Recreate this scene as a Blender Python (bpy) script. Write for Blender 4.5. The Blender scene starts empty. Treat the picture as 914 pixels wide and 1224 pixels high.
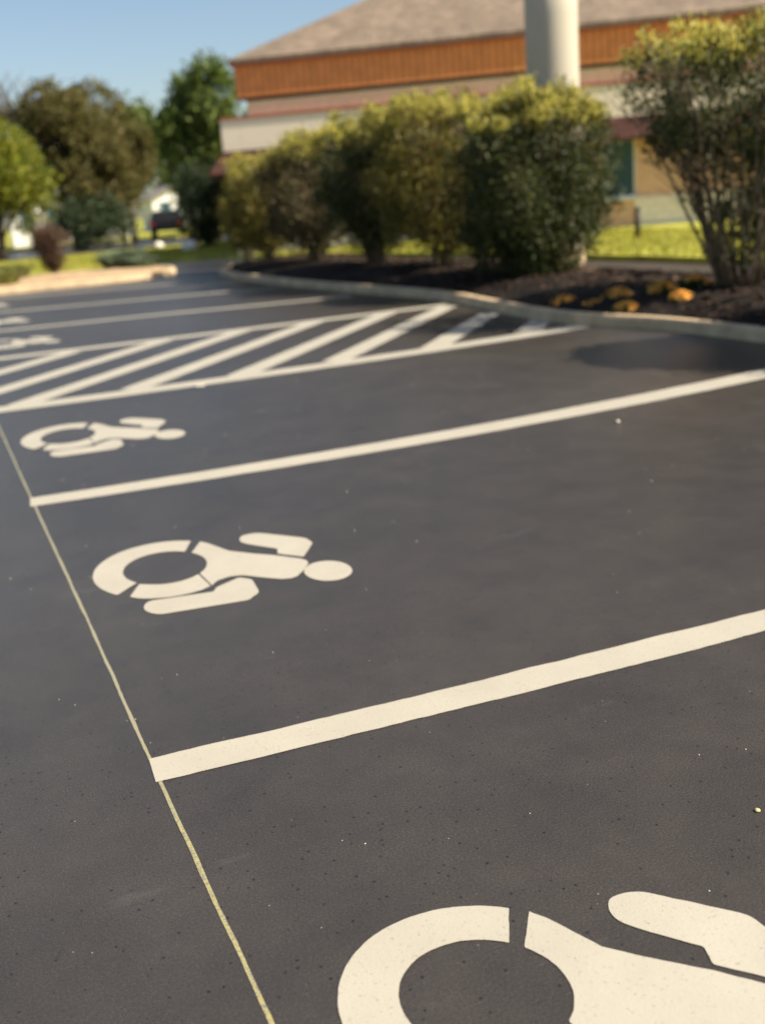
import bpy, bmesh, math, random
import numpy as np
from mathutils import Matrix, Vector, noise

# ------------------------------------------------------------------ camera, sky, sun
SC = bpy.context.scene
COL = SC.collection
EYE = 1.5
PITCH, ROLL, YAW, FPX = 0.28708, -0.08116, -0.37751, 1285.83
IMW, IMH = 914.0, 1224.0

def cam_axes():
    R = Vector((1, 0, 0)); F = Vector((0, math.cos(PITCH), -math.sin(PITCH))); U = Vector((0, math.sin(PITCH), math.cos(PITCH)))
    c, s = math.cos(ROLL), math.sin(ROLL)
    X = c * R + s * U; Y = -s * R + c * U
    Z = Matrix.Rotation(YAW, 3, 'Z')
    return Z @ X, Z @ Y, Z @ (-F)
AX, AY, AZ = cam_axes()
cd = bpy.data.cameras.new('camera'); cam = bpy.data.objects.new('camera', cd); COL.objects.link(cam)
M = Matrix.Identity(4)
for i, a in enumerate((AX, AY, AZ)):
    for k in range(3): M[k][i] = a[k]
M[2][3] = EYE
cam.matrix_world = M
cd.sensor_fit = 'VERTICAL'; cd.sensor_height = 36; cd.lens = FPX / IMH * 36
cd.clip_start = 0.05; cd.clip_end = 3000
cd.dof.use_dof = True; cd.dof.focus_distance = 2.7; cd.dof.aperture_fstop = 1.9
SC.camera = cam
SC.render.resolution_x, SC.render.resolution_y = 764, 1024

SUN_ELEV = math.radians(44); SUN_AZ = math.radians(129)      # azimuth clockwise from +Y: the sun stands to the right, a little behind the camera
w = bpy.data.worlds.new('World'); SC.world = w; w.use_nodes = True
nt = w.node_tree; nt.nodes.clear()
sky = nt.nodes.new('ShaderNodeTexSky'); sky.sky_type = 'NISHITA'; sky.sun_disc = False
sky.sun_elevation = SUN_ELEV; sky.sun_rotation = SUN_AZ; sky.air_density = 1.0; sky.dust_density = 1.2; sky.ozone_density = 1.2
bg = nt.nodes.new('ShaderNodeBackground'); bg.inputs[1].default_value = 0.068
wo = nt.nodes.new('ShaderNodeOutputWorld')
nt.links.new(sky.outputs[0], bg.inputs[0]); nt.links.new(bg.outputs[0], wo.inputs[0])
sl = bpy.data.lights.new('sun', 'SUN'); sl.energy = 5.0; sl.angle = math.radians(0.55); sl.color = (1.0, 0.91, 0.77)
so = bpy.data.objects.new('sun', sl); COL.objects.link(so)
sd = Vector((math.sin(SUN_AZ) * math.cos(SUN_ELEV), math.cos(SUN_AZ) * math.cos(SUN_ELEV), math.sin(SUN_ELEV)))
so.rotation_euler = sd.to_track_quat('Z', 'Y').to_euler()
so.location = (0, 0, 20)
SC.view_settings.view_transform = 'Standard'; SC.view_settings.look = 'None'
SC.view_settings.exposure = 1.02; SC.view_settings.gamma = 1

# ------------------------------------------------------------------ helpers
rng = np.random.default_rng(7); random.seed(7)

def link(o): COL.objects.link(o); return o
def tag(o, label=None, cat=None, group=None, kind=None):
    if label: o['label'] = label
    if cat: o['category'] = cat
    if group: o['group'] = group
    if kind: o['kind'] = kind
    return o
def empty(name, loc=(0, 0, 0), rz=0):
    o = bpy.data.objects.new(name, None); o.location = loc; o.rotation_euler = (0, 0, rz); o.empty_display_size = .2
    return link(o)
def mesh_obj(name, verts, faces, mat, parent=None, smooth=False):
    me = bpy.data.meshes.new(name); me.from_pydata([tuple(v) for v in verts], [], [tuple(f) for f in faces]); me.update()
    if smooth: me.polygons.foreach_set('use_smooth', [True] * len(me.polygons))
    for m in (mat if isinstance(mat, (list, tuple)) else [mat]): me.materials.append(m)
    o = bpy.data.objects.new(name, me); link(o)
    if parent: o.parent = parent
    return o
def bm_obj(name, bm, mat, parent=None, smooth=False, bevel=0):
    if bevel:
        bmesh.ops.bevel(bm, geom=list(bm.edges), offset=bevel, segments=2, affect='EDGES', profile=.6)
    me = bpy.data.meshes.new(name); bm.to_mesh(me); bm.free()
    if smooth: me.polygons.foreach_set('use_smooth', [True] * len(me.polygons))
    me.materials.append(mat)
    o = bpy.data.objects.new(name, me); link(o)
    if parent: o.parent = parent
    return o
def quads_obj(name, V, mat, parent=None):
    """V: (n,4,3) array of quads"""
    n = len(V); me = bpy.data.meshes.new(name)
    me.vertices.add(n * 4); me.vertices.foreach_set('co', V.reshape(-1).astype(np.float32))
    me.loops.add(n * 4); me.loops.foreach_set('vertex_index', np.arange(n * 4, dtype=np.int32))
    me.polygons.add(n); me.polygons.foreach_set('loop_start', np.arange(0, n * 4, 4, dtype=np.int32))
    me.polygons.foreach_set('loop_total', np.full(n, 4, dtype=np.int32))
    me.update(calc_edges=True); me.validate(); me.materials.append(mat)
    o = bpy.data.objects.new(name, me); link(o)
    if parent: o.parent = parent
    return o
def add_box(bm, x0, x1, y0, y1, z0, z1, f=None):
    pts = [(x, y, z) for z in (z0, z1) for x, y in ((x0, y0), (x1, y0), (x1, y1), (x0, y1))]
    vs = [bm.verts.new(f(p) if f else p) for p in pts]
    for q in ((3, 2, 1, 0), (4, 5, 6, 7), (0, 1, 5, 4), (1, 2, 6, 5), (2, 3, 7, 6), (3, 0, 4, 7)):
        bm.faces.new([vs[i] for i in q])
def add_tube(bm, pts, radii, seg=7):
    rings = []
    for i, p in enumerate(pts):
        p = Vector(p)
        d = (Vector(pts[min(i + 1, len(pts) - 1)]) - Vector(pts[max(i - 1, 0)])).normalized()
        a = d.orthogonal().normalized(); b = d.cross(a)
        rings.append([bm.verts.new(p + radii[i] * (a * math.cos(t) + b * math.sin(t))) for t in [2 * math.pi * k / seg for k in range(seg)]])
    # reuse a stable twist: match nearest start vertex
    for i in range(len(rings) - 1):
        A, B = rings[i], rings[i + 1]
        off = min(range(seg), key=lambda k: sum((A[j].co - pts_off(pts, i) - (B[(j + k) % seg].co - pts_off(pts, i + 1))).length for j in range(0, seg, 2)))
        B[:] = B[off:] + B[:off]
        for j in range(seg):
            bm.faces.new((A[j], A[(j + 1) % seg], B[(j + 1) % seg], B[j]))
    bm.faces.new(rings[0][::-1]); bm.faces.new(rings[-1])
def pts_off(pts, i): return Vector(pts[i])

# ---- materials
def mat(name):
    m = bpy.data.materials.new(name); m.use_nodes = True
    n = m.node_tree.nodes; return m, n, m.node_tree.links, n['Principled BSDF']
def ramp(n, stops):
    r = n.new('ShaderNodeValToRGB'); e = r.color_ramp.elements
    while len(e) < len(stops): e.new(.5)
    for k, (p, c) in enumerate(stops): e[k].position = p; e[k].color = (*c, 1) if len(c) == 3 else c
    return r
def noise_tex(n, l, scale, detail=4, rough=.55, co=None, stretch=None):
    t = n.new('ShaderNodeTexNoise'); t.inputs['Scale'].default_value = scale; t.inputs['Detail'].default_value = detail; t.inputs['Roughness'].default_value = rough
    g = n.new('ShaderNodeTexCoord')
    if stretch:
        mp = n.new('ShaderNodeMapping'); mp.inputs['Scale'].default_value = stretch
        l.new(g.outputs['Object'], mp.inputs[0]); l.new(mp.outputs[0], t.inputs['Vector'])
    else: l.new(g.outputs['Object'], t.inputs['Vector'])
    return t
def simple(name, col, rough=.7, var=.2, scale=6, bump=0, bscale=40, spec=.4, stretch=None):
    m, n, l, b = mat(name)
    t = noise_tex(n, l, scale, 5, .6, stretch=stretch)
    r = ramp(n, [(.3, tuple(c * (1 - var) for c in col)), (.7, tuple(min(1, c * (1 + var)) for c in col))])
    l.new(t.outputs[0], r.inputs[0]); l.new(r.outputs[0], b.inputs['Base Color'])
    b.inputs['Roughness'].default_value = rough; b.inputs['Specular IOR Level'].default_value = spec
    if bump:
        t2 = noise_tex(n, l, bscale, 4, .6); bp = n.new('ShaderNodeBump'); bp.inputs['Strength'].default_value = bump; bp.inputs['Distance'].default_value = .02
        l.new(t2.outputs[0], bp.inputs['Height']); l.new(bp.outputs[0], b.inputs['Normal'])
    return m
def leaf_mat(name, cols, trans=.35, rough=.55):
    m, n, l, b = mat(name)
    g = n.new('ShaderNodeNewGeometry')
    k = len(cols); r = ramp(n, [(i / max(1, k - 1), c) for i, c in enumerate(cols)])
    l.new(g.outputs['Random Per Island'], r.inputs[0])
    t = noise_tex(n, l, 1.7, 3)
    hs = n.new('ShaderNodeHueSaturation'); mr = n.new('ShaderNodeMapRange')
    mr.inputs['From Min'].default_value = .3; mr.inputs['From Max'].default_value = .7; mr.inputs['To Min'].default_value = .65; mr.inputs['To Max'].default_value = 1.35
    l.new(t.outputs[0], mr.inputs[0]); l.new(mr.outputs[0], hs.inputs['Value']); l.new(r.outputs[0], hs.inputs['Color'])
    l.new(hs.outputs[0], b.inputs['Base Color']); b.inputs['Roughness'].default_value = rough; b.inputs['Specular IOR Level'].default_value = .3
    tr = n.new('ShaderNodeBsdfTranslucent'); l.new(hs.outputs[0], tr.inputs[0])
    mx = n.new('ShaderNodeMixShader'); mx.inputs[0].default_value = trans
    l.new(b.outputs[0], mx.inputs[1]); l.new(tr.outputs[0], mx.inputs[2]); l.new(mx.outputs[0], n['Material Output'].inputs[0])
    return m

def asphalt_mat(name, base, warm=(1.2, 1.0, .8), rough=.5, grain=1.0):
    m, n, l, b = mat(name)
    big = noise_tex(n, l, .35, 6, .6); mid = noise_tex(n, l, 2.6, 7, .7); fine = noise_tex(n, l, 170, 3, .7)
    c = lambda v: tuple(v * q for q in warm)
    r1 = ramp(n, [(.3, c(base * .78)), (.55, c(base)), (.75, c(base * 1.3))]); l.new(big.outputs[0], r1.inputs[0])
    r2 = ramp(n, [(.3, (.8, .8, .8)), (.7, (1.22, 1.2, 1.17))]); l.new(mid.outputs[0], r2.inputs[0])
    r3 = ramp(n, [(.35, (.62, .62, .62)), (.6, (1, 1, 1)), (.74, (1.7, 1.65, 1.6))]); l.new(fine.outputs[0], r3.inputs[0])
    m1 = n.new('ShaderNodeMix'); m1.data_type = 'RGBA'; m1.blend_type = 'MULTIPLY'; m1.inputs[0].default_value = 1
    m2 = n.new('ShaderNodeMix'); m2.data_type = 'RGBA'; m2.blend_type = 'MULTIPLY'; m2.inputs[0].default_value = grain
    l.new(r1.outputs[0], m1.inputs[6]); l.new(r2.outputs[0], m1.inputs[7]); l.new(m1.outputs[2], m2.inputs[6]); l.new(r3.outputs[0], m2.inputs[7])
    # pale scuffs and tiny light grit bedded in the binder
    sc = noise_tex(n, l, 1.1, 9, .75, stretch=(1.0, 3.2, 1)); rs = ramp(n, [(.6, (0, 0, 0)), (.74, (1, 1, 1))]); l.new(sc.outputs[0], rs.inputs[0])
    ms = n.new('ShaderNodeMath'); ms.operation = 'MULTIPLY'; ms.inputs[1].default_value = .16; l.new(rs.outputs[0], ms.inputs[0])
    m3 = n.new('ShaderNodeMix'); m3.data_type = 'RGBA'; l.new(ms.outputs[0], m3.inputs[0]); l.new(m2.outputs[2], m3.inputs[6]); m3.inputs[7].default_value = (.2, .19, .17, 1)
    vo = n.new('ShaderNodeTexVoronoi'); vo.inputs['Scale'].default_value = 26; g = n.new('ShaderNodeTexCoord'); l.new(g.outputs['Object'], vo.inputs['Vector'])
    rv = ramp(n, [(.035, (1, 1, 1)), (.06, (0, 0, 0))]); l.new(vo.outputs['Distance'], rv.inputs[0])
    sp = n.new('ShaderNodeSeparateColor'); l.new(vo.outputs['Color'], sp.inputs[0])
    gt = n.new('ShaderNodeMath'); gt.operation = 'GREATER_THAN'; gt.inputs[1].default_value = .86; l.new(sp.outputs[0], gt.inputs[0])
    mm = n.new('ShaderNodeMath'); mm.operation = 'MULTIPLY'; l.new(rv.outputs[0], mm.inputs[0]); l.new(gt.outputs[0], mm.inputs[1])
    m4 = n.new('ShaderNodeMix'); m4.data_type = 'RGBA'; l.new(mm.outputs[0], m4.inputs[0]); l.new(m3.outputs[2], m4.inputs[6]); m4.inputs[7].default_value = (.26, .24, .2, 1)
    # small dark pits where stones have broken out
    v3 = n.new('ShaderNodeTexVoronoi'); v3.inputs['Scale'].default_value = 48; l.new(g.outputs['Object'], v3.inputs['Vector'])
    s3 = n.new('ShaderNodeSeparateColor'); l.new(v3.outputs['Color'], s3.inputs[0]); g3 = n.new('ShaderNodeMath'); g3.operation = 'GREATER_THAN'; g3.inputs[1].default_value = .82; l.new(s3.outputs[1], g3.inputs[0])
    r5 = ramp(n, [(.14, (1, 1, 1)), (.24, (0, 0, 0))]); l.new(v3.outputs['Distance'], r5.inputs[0]); q3 = n.new('ShaderNodeMath'); q3.operation = 'MULTIPLY'; l.new(r5.outputs[0], q3.inputs[0]); l.new(g3.outputs[0], q3.inputs[1])
    m5 = n.new('ShaderNodeMix'); m5.data_type = 'RGBA'; l.new(q3.outputs[0], m5.inputs[0]); l.new(m4.outputs[2], m5.inputs[6]); m5.inputs[7].default_value = (.012, .01, .009, 1)
    l.new(m5.outputs[2], b.inputs['Base Color'])
    rr = ramp(n, [(.3, (rough - .015,) * 3), (.7, (rough + .03,) * 3)]); l.new(mid.outputs[0], rr.inputs[0]); l.new(rr.outputs[0], b.inputs['Roughness'])
    b.inputs['Specular IOR Level'].default_value = .7
    v2 = noise_tex(n, l, 130, 8, .8)
    bp = n.new('ShaderNodeBump'); bp.inputs['Strength'].default_value = .5; bp.inputs['Distance'].default_value = .004; l.new(v2.outputs[0], bp.inputs['Height'])
    b2 = n.new('ShaderNodeBump'); b2.inputs['Strength'].default_value = .05; b2.inputs['Distance'].default_value = .02; l.new(mid.outputs[0], b2.inputs['Height']); l.new(bp.outputs[0], b2.inputs['Normal'])
    l.new(b2.outputs[0], b.inputs['Normal'])
    return m

def paint_mat(name, col, wear=.585):
    """road paint: slightly uneven film, asphalt showing through worn specks"""
    m, n, l, b = mat(name)
    a = noise_tex(n, l, 3, 5, .6); r = ramp(n, [(.3, tuple(c * .88 for c in col)), (.7, col)]); l.new(a.outputs[0], r.inputs[0])
    f = noise_tex(n, l, 90, 5, .8); rf = ramp(n, [(wear, (0, 0, 0)), (wear + .12, (1, 1, 1))]); l.new(f.outputs[0], rf.inputs[0])
    mx = n.new('ShaderNodeMix'); mx.data_type = 'RGBA'; l.new(rf.outputs[0], mx.inputs[0]); l.new(r.outputs[0], mx.inputs[6]); mx.inputs[7].default_value = (.16, .15, .13, 1)
    l.new(mx.outputs[2], b.inputs['Base Color']); b.inputs['Roughness'].default_value = .6; b.inputs['Specular IOR Level'].default_value = .35
    v = noise_tex(n, l, 140, 3, .7); bp = n.new('ShaderNodeBump'); bp.inputs['Strength'].default_value = .35; bp.inputs['Distance'].default_value = .002
    l.new(v.outputs[0], bp.inputs['Height']); l.new(bp.outputs[0], b.inputs['Normal'])
    return m

M_asph = asphalt_mat('asphalt_sealed', .04, rough=.34)
M_drive = asphalt_mat('asphalt_drive', .06, rough=.6)
M_white = paint_mat('white_road_paint', (.385, .352, .28))
M_yellow = paint_mat('yellow_chalk', (.33, .29, .12), .46)
_n = M_yellow.node_tree.nodes; _l = M_yellow.node_tree.links
_tc = _n.new('ShaderNodeTexCoord'); _sx = _n.new('ShaderNodeSeparateXYZ'); _l.new(_tc.outputs['Object'], _sx.inputs[0])
_mr = _n.new('ShaderNodeMapRange'); _mr.inputs['From Min'].default_value = 2.4; _mr.inputs['From Max'].default_value = 3.2; _l.new(_sx.outputs[1], _mr.inputs[0])
_b = _n['Principled BSDF']; _src = _b.inputs['Base Color'].links[0].from_socket
_mx = _n.new('ShaderNodeMix'); _mx.data_type = 'RGBA'; _l.new(_mr.outputs[0], _mx.inputs[0]); _l.new(_src, _mx.inputs[6]); _mx.inputs[7].default_value = (.25, .23, .15, 1); _l.new(_mx.outputs[2], _b.inputs['Base Color'])
M_conc = simple('kerb_concrete', (.50, .37, .22), .85, .25, 3, .4, 60)
M_grass = simple('lawn_grass', (.33, .32, .05), .9, .4, 2.2, .8, 60, .2)
M_earth = simple('earth', (.14, .12, .06), .95, .3, .3)
M_mulch = simple('dark_mulch', (.010, .0065, .0045), .95, .5, 14, 1, 50, .2)
M_chip = leaf_mat('mulch_chips', [(.008, .005, .003), (.02, .012, .007), (.09, .05, .027), (.012, .007, .005)], 0, .9)
M_gravel = simple('tan_mulch', (.4, .28, .16), .95, .35, 8, .8, 40, .2)
M_bark = simple('bark', (.10, .075, .05), .9, .4, 12, .6, 30, .2)
M_barkpale = simple('shrub_bark', (.17, .135, .085), .9, .4, 12, .6, 30, .2)

# ------------------------------------------------------------------ ground, lot, kerbs
def sheet(name, poly, z, m, label=None):
    bm = bmesh.new(); vs = [bm.verts.new((x, y, z)) for x, y in poly]; f = bm.faces.new(vs); f.normal_update()
    if f.normal.z < 0: f.normal_flip()
    bmesh.ops.triangulate(bm, faces=bm.faces[:])
    for f in bm.faces:
        f.normal_update()
        if f.normal.z < 0: f.normal_flip()
    o = bm_obj(name, bm, m); tag(o, label, kind='structure'); return o
def smooth(pts, it=2):
    for _ in range(it):
        q = [pts[0]]
        for a, b in zip(pts[:-1], pts[1:]):
            q += [tuple(.75 * u + .25 * v for u, v in zip(a, b)), tuple(.25 * u + .75 * v for u, v in zip(a, b))]
        pts = q + [pts[-1]]
    return pts
def resample(pts, step):
    P = np.array(pts, float); s = np.r_[0, np.cumsum(np.linalg.norm(np.diff(P, axis=0), axis=1))]
    n = max(2, int(round(s[-1] / step)) + 1); t = np.linspace(0, s[-1], n)
    return np.column_stack([np.interp(t, s, P[:, k]) for k in range(P.shape[1])])
def normals2d(P):
    d = np.gradient(P, axis=0); d /= np.linalg.norm(d, axis=1, keepdims=True); return np.column_stack([-d[:, 1], d[:, 0]])

sheet('ground', [(-900, -300), (900, -300), (900, 1500), (-900, 1500)], -.02, M_earth, 'wide earth beyond the car park')
sheet('parking_lot', [(-40, -12), (40, -12), (40, 62), (-40, 62)], 0, M_asph, 'dark sealed asphalt of the car park')

def kerb(pts, name, side, h=.12, wd=.16):
    """concrete kerb: side=+1 keeps the body on the left of the path"""
    P = resample(smooth(pts, 3), .25); N = normals2d(P) * side
    prof = [(0, 0), (.012, h - .025), (.03, h), (wd - .02, h), (wd, h - .02), (wd, 0)]
    V, F = [], []
    for i, (p, n_) in enumerate(zip(P, N)):
        wob = .006 * noise.noise(Vector((p[0] * .8, p[1] * .8, 3)))
        for o, z in prof: V.append((p[0] + n_[0] * (o + wob), p[1] + n_[1] * (o + wob), z + (wob if z else 0)))
    k = len(prof)
    for i in range(len(P) - 1):
        for j in range(k - 1):
            a = i * k + j; F.append((a, a + 1, a + k + 1, a + k) if side > 0 else (a, a + k, a + k + 1, a + 1))
    o = mesh_obj(name, V, F, M_conc); tag(o, kind='structure'); return P, N

bed_front = [(9.3, -8.0), (6.62, -6.0), (6.62, 4.0), (6.6, 7.3), (6.62, 8.2), (6.5, 9.1), (6.3, 9.7), (6.26, 10.7), (6.42, 12.1), (6.6, 13.6), (6.62, 14.6), (6.42, 16), (6.15, 19.4), (6.1, 23.0), (6.35, 25.4), (7.0, 26.6), (7.8, 26.2), (8.6, 24.0), (9.1, 20), (9.5, 15.5), (9.6, 8), (9.6, -6), (9.3, -8.0)]
KP, KN = kerb(bed_front, 'bed_kerb', -1)
isl = [(-30, 25.9), (1.5, 25.9), (3.7, 25.85), (4.9, 26.0), (5.7, 26.9), (6.1, 28.3), (5.9, 29.8), (5.0, 30.8), (3.5, 31.2), (-30, 31.2)]
IP, IN = kerb(isl, 'island_kerb', 1, .12)

def mound(name, P, N, wd, z0, rise, m, cx=None, lift=None):
    """bed fill: a grid clipped to the kerb outline, raised towards the middle"""
    poly = [(p[0] + n_[0] * (wd - .01), p[1] + n_[1] * (wd - .01)) for p, n_ in zip(P, N)]
    A = np.array(poly); B = np.roll(A, -1, axis=0)
    def dist(q):
        ab = B - A; t = np.clip(((q - A) * ab).sum(1) / np.maximum((ab ** 2).sum(1), 1e-9), 0, 1)
        return np.linalg.norm(A + ab * t[:, None] - q, axis=1).min()
    bm = bmesh.new(); vs = [bm.verts.new((x, y, z0)) for x, y in poly]
    f = bm.faces.new(vs); f.normal_update(); bmesh.ops.triangulate(bm, faces=[f])
    lo, hi = A.min(0), A.max(0)
    st = .3
    for ax in (0, 1):
        c = max(lo[ax], -14) + st
        while c < hi[ax]:
            co = [0, 0, 0]; no = [0, 0, 0]; co[ax] = c; no[ax] = 1
            bmesh.ops.bisect_plane(bm, geom=bm.verts[:] + bm.edges[:] + bm.faces[:], plane_co=co, plane_no=no); c += st
    for v in bm.verts:
        d = dist(np.array([v.co.x, v.co.y]))
        if d > 1e-3: v.co.z = z0 + rise * (1 - math.exp(-d / .5)) + .05 * min(1, d * 2) * noise.noise(Vector((v.co.x * 1.7, v.co.y * 1.7, 0)))
    bm.normal_update()
    for f in bm.faces:
        if f.normal.z < 0: f.normal_flip()
    o = bm_obj(name, bm, m, smooth=True); tag(o, kind='structure'); return o
bed = mound('mulch_bed', KP, KN, .16, .085, .185, M_mulch)
island = mound('island_bed', np.vstack([IP]), IN, .16, .09, .08, M_gravel)

def bed_z(x, y):
    d = max(0, min(x - 6.75, 9.5 - x)); return .10 + .17 * (1 - math.exp(-d / .5)) + .05 * min(1, d * 2) * noise.noise(Vector((x * 1.7, y * 1.7, 0)))

# loose bark chips lying on the bed
n = 16000; X = rng.uniform(6.7, 9.4, n); Y = rng.uniform(2, 25.3, n)
Q = np.zeros((n, 4, 3))
for i in range(n):
    x = X[i] - (.4 if Y[i] > 18 and X[i] > 8.6 else 0); y = Y[i]; c = np.array([x, y, bed_z(x, y) + rng.uniform(.004, .03)])
    a = rng.uniform(0, 2 * math.pi); L = rng.uniform(.015, .05); W_ = rng.uniform(.006, .016)
    u = np.array([math.cos(a), math.sin(a), rng.uniform(-.4, .4)]) * L; v = np.array([-math.sin(a), math.cos(a), rng.uniform(-.5, .5)]) * W_
    Q[i] = [c - u - v, c + u - v, c + u + v, c - u + v]
tag(quads_obj('bark_chips', Q, M_chip), 'loose bark chips strewn over the dark bed under the hedge', 'mulch', kind='stuff')

# lawns, each a step above the asphalt
def slab(name, poly, z, m):
    bm = bmesh.new(); lo = [bm.verts.new((x, y, 0)) for x, y in poly]; hi = [bm.verts.new((x, y, z)) for x, y in poly]
    k = len(poly); bm.faces.new(hi)
    for i in range(k): bm.faces.new((lo[i], lo[(i + 1) % k], hi[(i + 1) % k], hi[i]))
    bmesh.ops.recalc_face_normals(bm, faces=bm.faces[:]); o = bm_obj(name, bm, m); tag(o, kind='structure'); return o
slab('lawn', [(39.5, -11.5), (11.9, -11.5), (11.8, 10), (11.7, 16), (11.2, 22), (10.2, 27), (9.0, 29.8), (8.2, 32.4), (6.4, 33.6), (-39.5, 33.6), (-39.5, 45), (2, 45.5), (12, 47), (39.5, 50)], .1, M_grass)
slab('far_lawn', [(-200, 63), (200, 63), (200, 260), (-200, 260)], .1, M_grass)
# grass blades along the lawn edge facing the camera
nb = 42000
bx_ = np.concatenate([rng.uniform(8.5, 17, nb // 2), rng.uniform(-4, 12, nb // 2)]); by_ = np.concatenate([rng.uniform(14, 31, nb // 2), rng.uniform(33.7, 44, nb // 2)])
edge = np.interp(by_, [10, 16, 22, 27, 29.8, 32.4, 33.6, 33.7], [11.8, 11.7, 11.2, 10.2, 9.0, 8.2, 6.4, -40])
keep = bx_ > edge + .03; bx_, by_ = bx_[keep], by_[keep]; nb = len(bx_)
h_ = rng.uniform(.04, .11, nb); a = rng.uniform(0, 2 * math.pi, nb); wv = .006 + .004 * rng.random(nb); wv *= 2.2
c = np.column_stack([bx_, by_, np.full(nb, .1)]); u = np.column_stack([np.cos(a) * wv, np.sin(a) * wv, np.zeros(nb)])
tip = c + np.column_stack([rng.normal(0, .03, nb), rng.normal(0, .03, nb), h_])
Q = np.stack([c - u, c + u, tip + u * .15, tip - u * .15], 1)
M_blade = leaf_mat('grass_blades', [(.22, .25, .03), (.36, .35, .05), (.44, .38, .08), (.26, .28, .04)], .4)
tag(quads_obj('grass', Q, M_blade), 'sunlit yellow green grass on the lawn before the building', 'grass', kind='stuff')

# ------------------------------------------------------------------ painted markings
def strip(name, cl, wd, m, z=.002, parent=None, ends=None, rag=.006):
    """a painted band along a centre line; wd may be a number or a width per point"""
    cl = np.array(cl, float); P = resample(cl, .03); N = normals2d(P)
    W_ = np.interp(np.linspace(0, 1, len(P)), np.linspace(0, 1, len(np.atleast_1d(wd))), np.atleast_1d(wd)) / 2
    V = []
    for i, (p, nn) in enumerate(zip(P, N)):
        e1 = W_[i] + rag * (noise.noise(Vector((p[0] * 5, p[1] * 5, 1))) + .5 * noise.noise(Vector((p[0] * 40, p[1] * 40, 1)))); e2 = W_[i] + rag * (noise.noise(Vector((p[0] * 5, p[1] * 5, 7))) + .5 * noise.noise(Vector((p[0] * 40, p[1] * 40, 9))))
        V += [(p[0] - nn[0] * e1, p[1] - nn[1] * e1, z), (p[0] + nn[0] * e2, p[1] + nn[1] * e2, z)]
    F = [(2 * i, 2 * i + 2, 2 * i + 3, 2 * i + 1) for i in range(len(P) - 1)]
    return mesh_obj(name, V, F, m, parent)
def quad_curve(xs, ys, x0, x1, deg=2, lin_after=None):
    k = np.polyfit(xs, ys, deg); X = np.linspace(x0, x1, 40); Yv = np.polyval(k, X)
    if lin_after is not None:
        s = np.polyval(np.polyder(k), lin_after); y0 = np.polyval(k, lin_after); Yv = np.where(X > lin_after, y0 + s * (X - lin_after), Yv)
    return np.column_stack([X, Yv])
G_line = 'white bay lines painted across the asphalt'
LINES = [
    (quad_curve([.37, .39, 1.15, 1.75, 2.44], [2.772, 2.772, 2.734, 2.707, 2.693], .345, 6.6, 2, 2.2), [.142, .15, .17], 'nearest thick white bay line, starting at the thin yellow line close to the camera'),
    (quad_curve([.34, 1.59, 3.27, 4.39, 5.6], [6.14, 6.06, 6.04, 6.15, 6.25], .33, 6.6, 2, 5.6), [.2, .23, .26, .26], 'second white bay line from the camera, between the two large wheelchair symbols'),
    ([(.35, 17.0), (3.3, 16.6), (6.1, 15.95)], .2, 'white bay line just beyond the striped access aisle'),
    ([(.35, 20.8), (4, 19.85), (6.0, 19.35)], .2, 'white bay line second beyond the striped aisle'),
    ([(.35, 24.9), (3.0, 23.9), (5.9, 23.0)], .2, 'farthest white bay line, beside the planted island'),
    ([(.345, -.75), (3, -.8), (6.6, -.9)], .14, 'white bay line below the near wheelchair symbol'),
]
for cl, wd, lab in LINES[:5]:
    tag(strip('parking_line', cl, wd, M_white), lab, 'parking line', G_line)
yl = strip('chalk_line', [(.357, -1.2), (.357, 1.69), (.355, 2.15), (.352, 2.75), (.353, 3.98), (.345, 6.1), (.34, 8.7), (.34, 9.4)], .0108, M_yellow, .001, rag=.003)
tag(yl, 'thin yellow layout line running along the ends of the bays', 'guide line')

# striped access aisle: two border lines, an end line, eight diagonal bands
ha = empty('striped_aisle', (3.2, 11.4, 0)); tag(ha, 'access aisle with white diagonal stripes between two long white lines', 'striped aisle')
def local(pts, o=(3.2, 11.4)): return [(x - o[0], y - o[1]) for x, y in pts]
S3 = quad_curve([.4, 1.85, 2.99, 3.75, 4.29, 5.16, 6.25], [9.53, 9.62, 9.5, 9.5, 9.53, 9.6, 9.77], .25, 6.3, 2)
S4 = np.array([(.25, 13.38), (2.6, 13.26), (6.4, 13.2)])
strip('border_line', local(S3), .3, M_white, .0024, ha); strip('border_line', local(S4), .26, M_white, .0024, ha)
def yS3(x): return float(np.interp(x, S3[:, 0], S3[:, 1]))
strip('end_line', local([(.3, 9.75), (.3, 13.2)]), .14, M_white, .0019, ha)
for k, x0 in enumerate((-1.6, -.52, .46, 1.43, 2.45, 3.36, 4.4, 5.42)):
    sl_ = 1.17; pts = []
    for t in np.linspace(0, 1, 60):
        x = x0 + t * 3.25; y = 9.55 + sl_ * (x - x0)
        if .36 < x < 6.38 and yS3(x) + .1 < y < 13.16: pts.append((x, y))
    if len(pts) > 3:
        o = strip('diagonal_stripe', local([pts[0], pts[-1]]), .26, M_white, .0014, ha)

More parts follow.
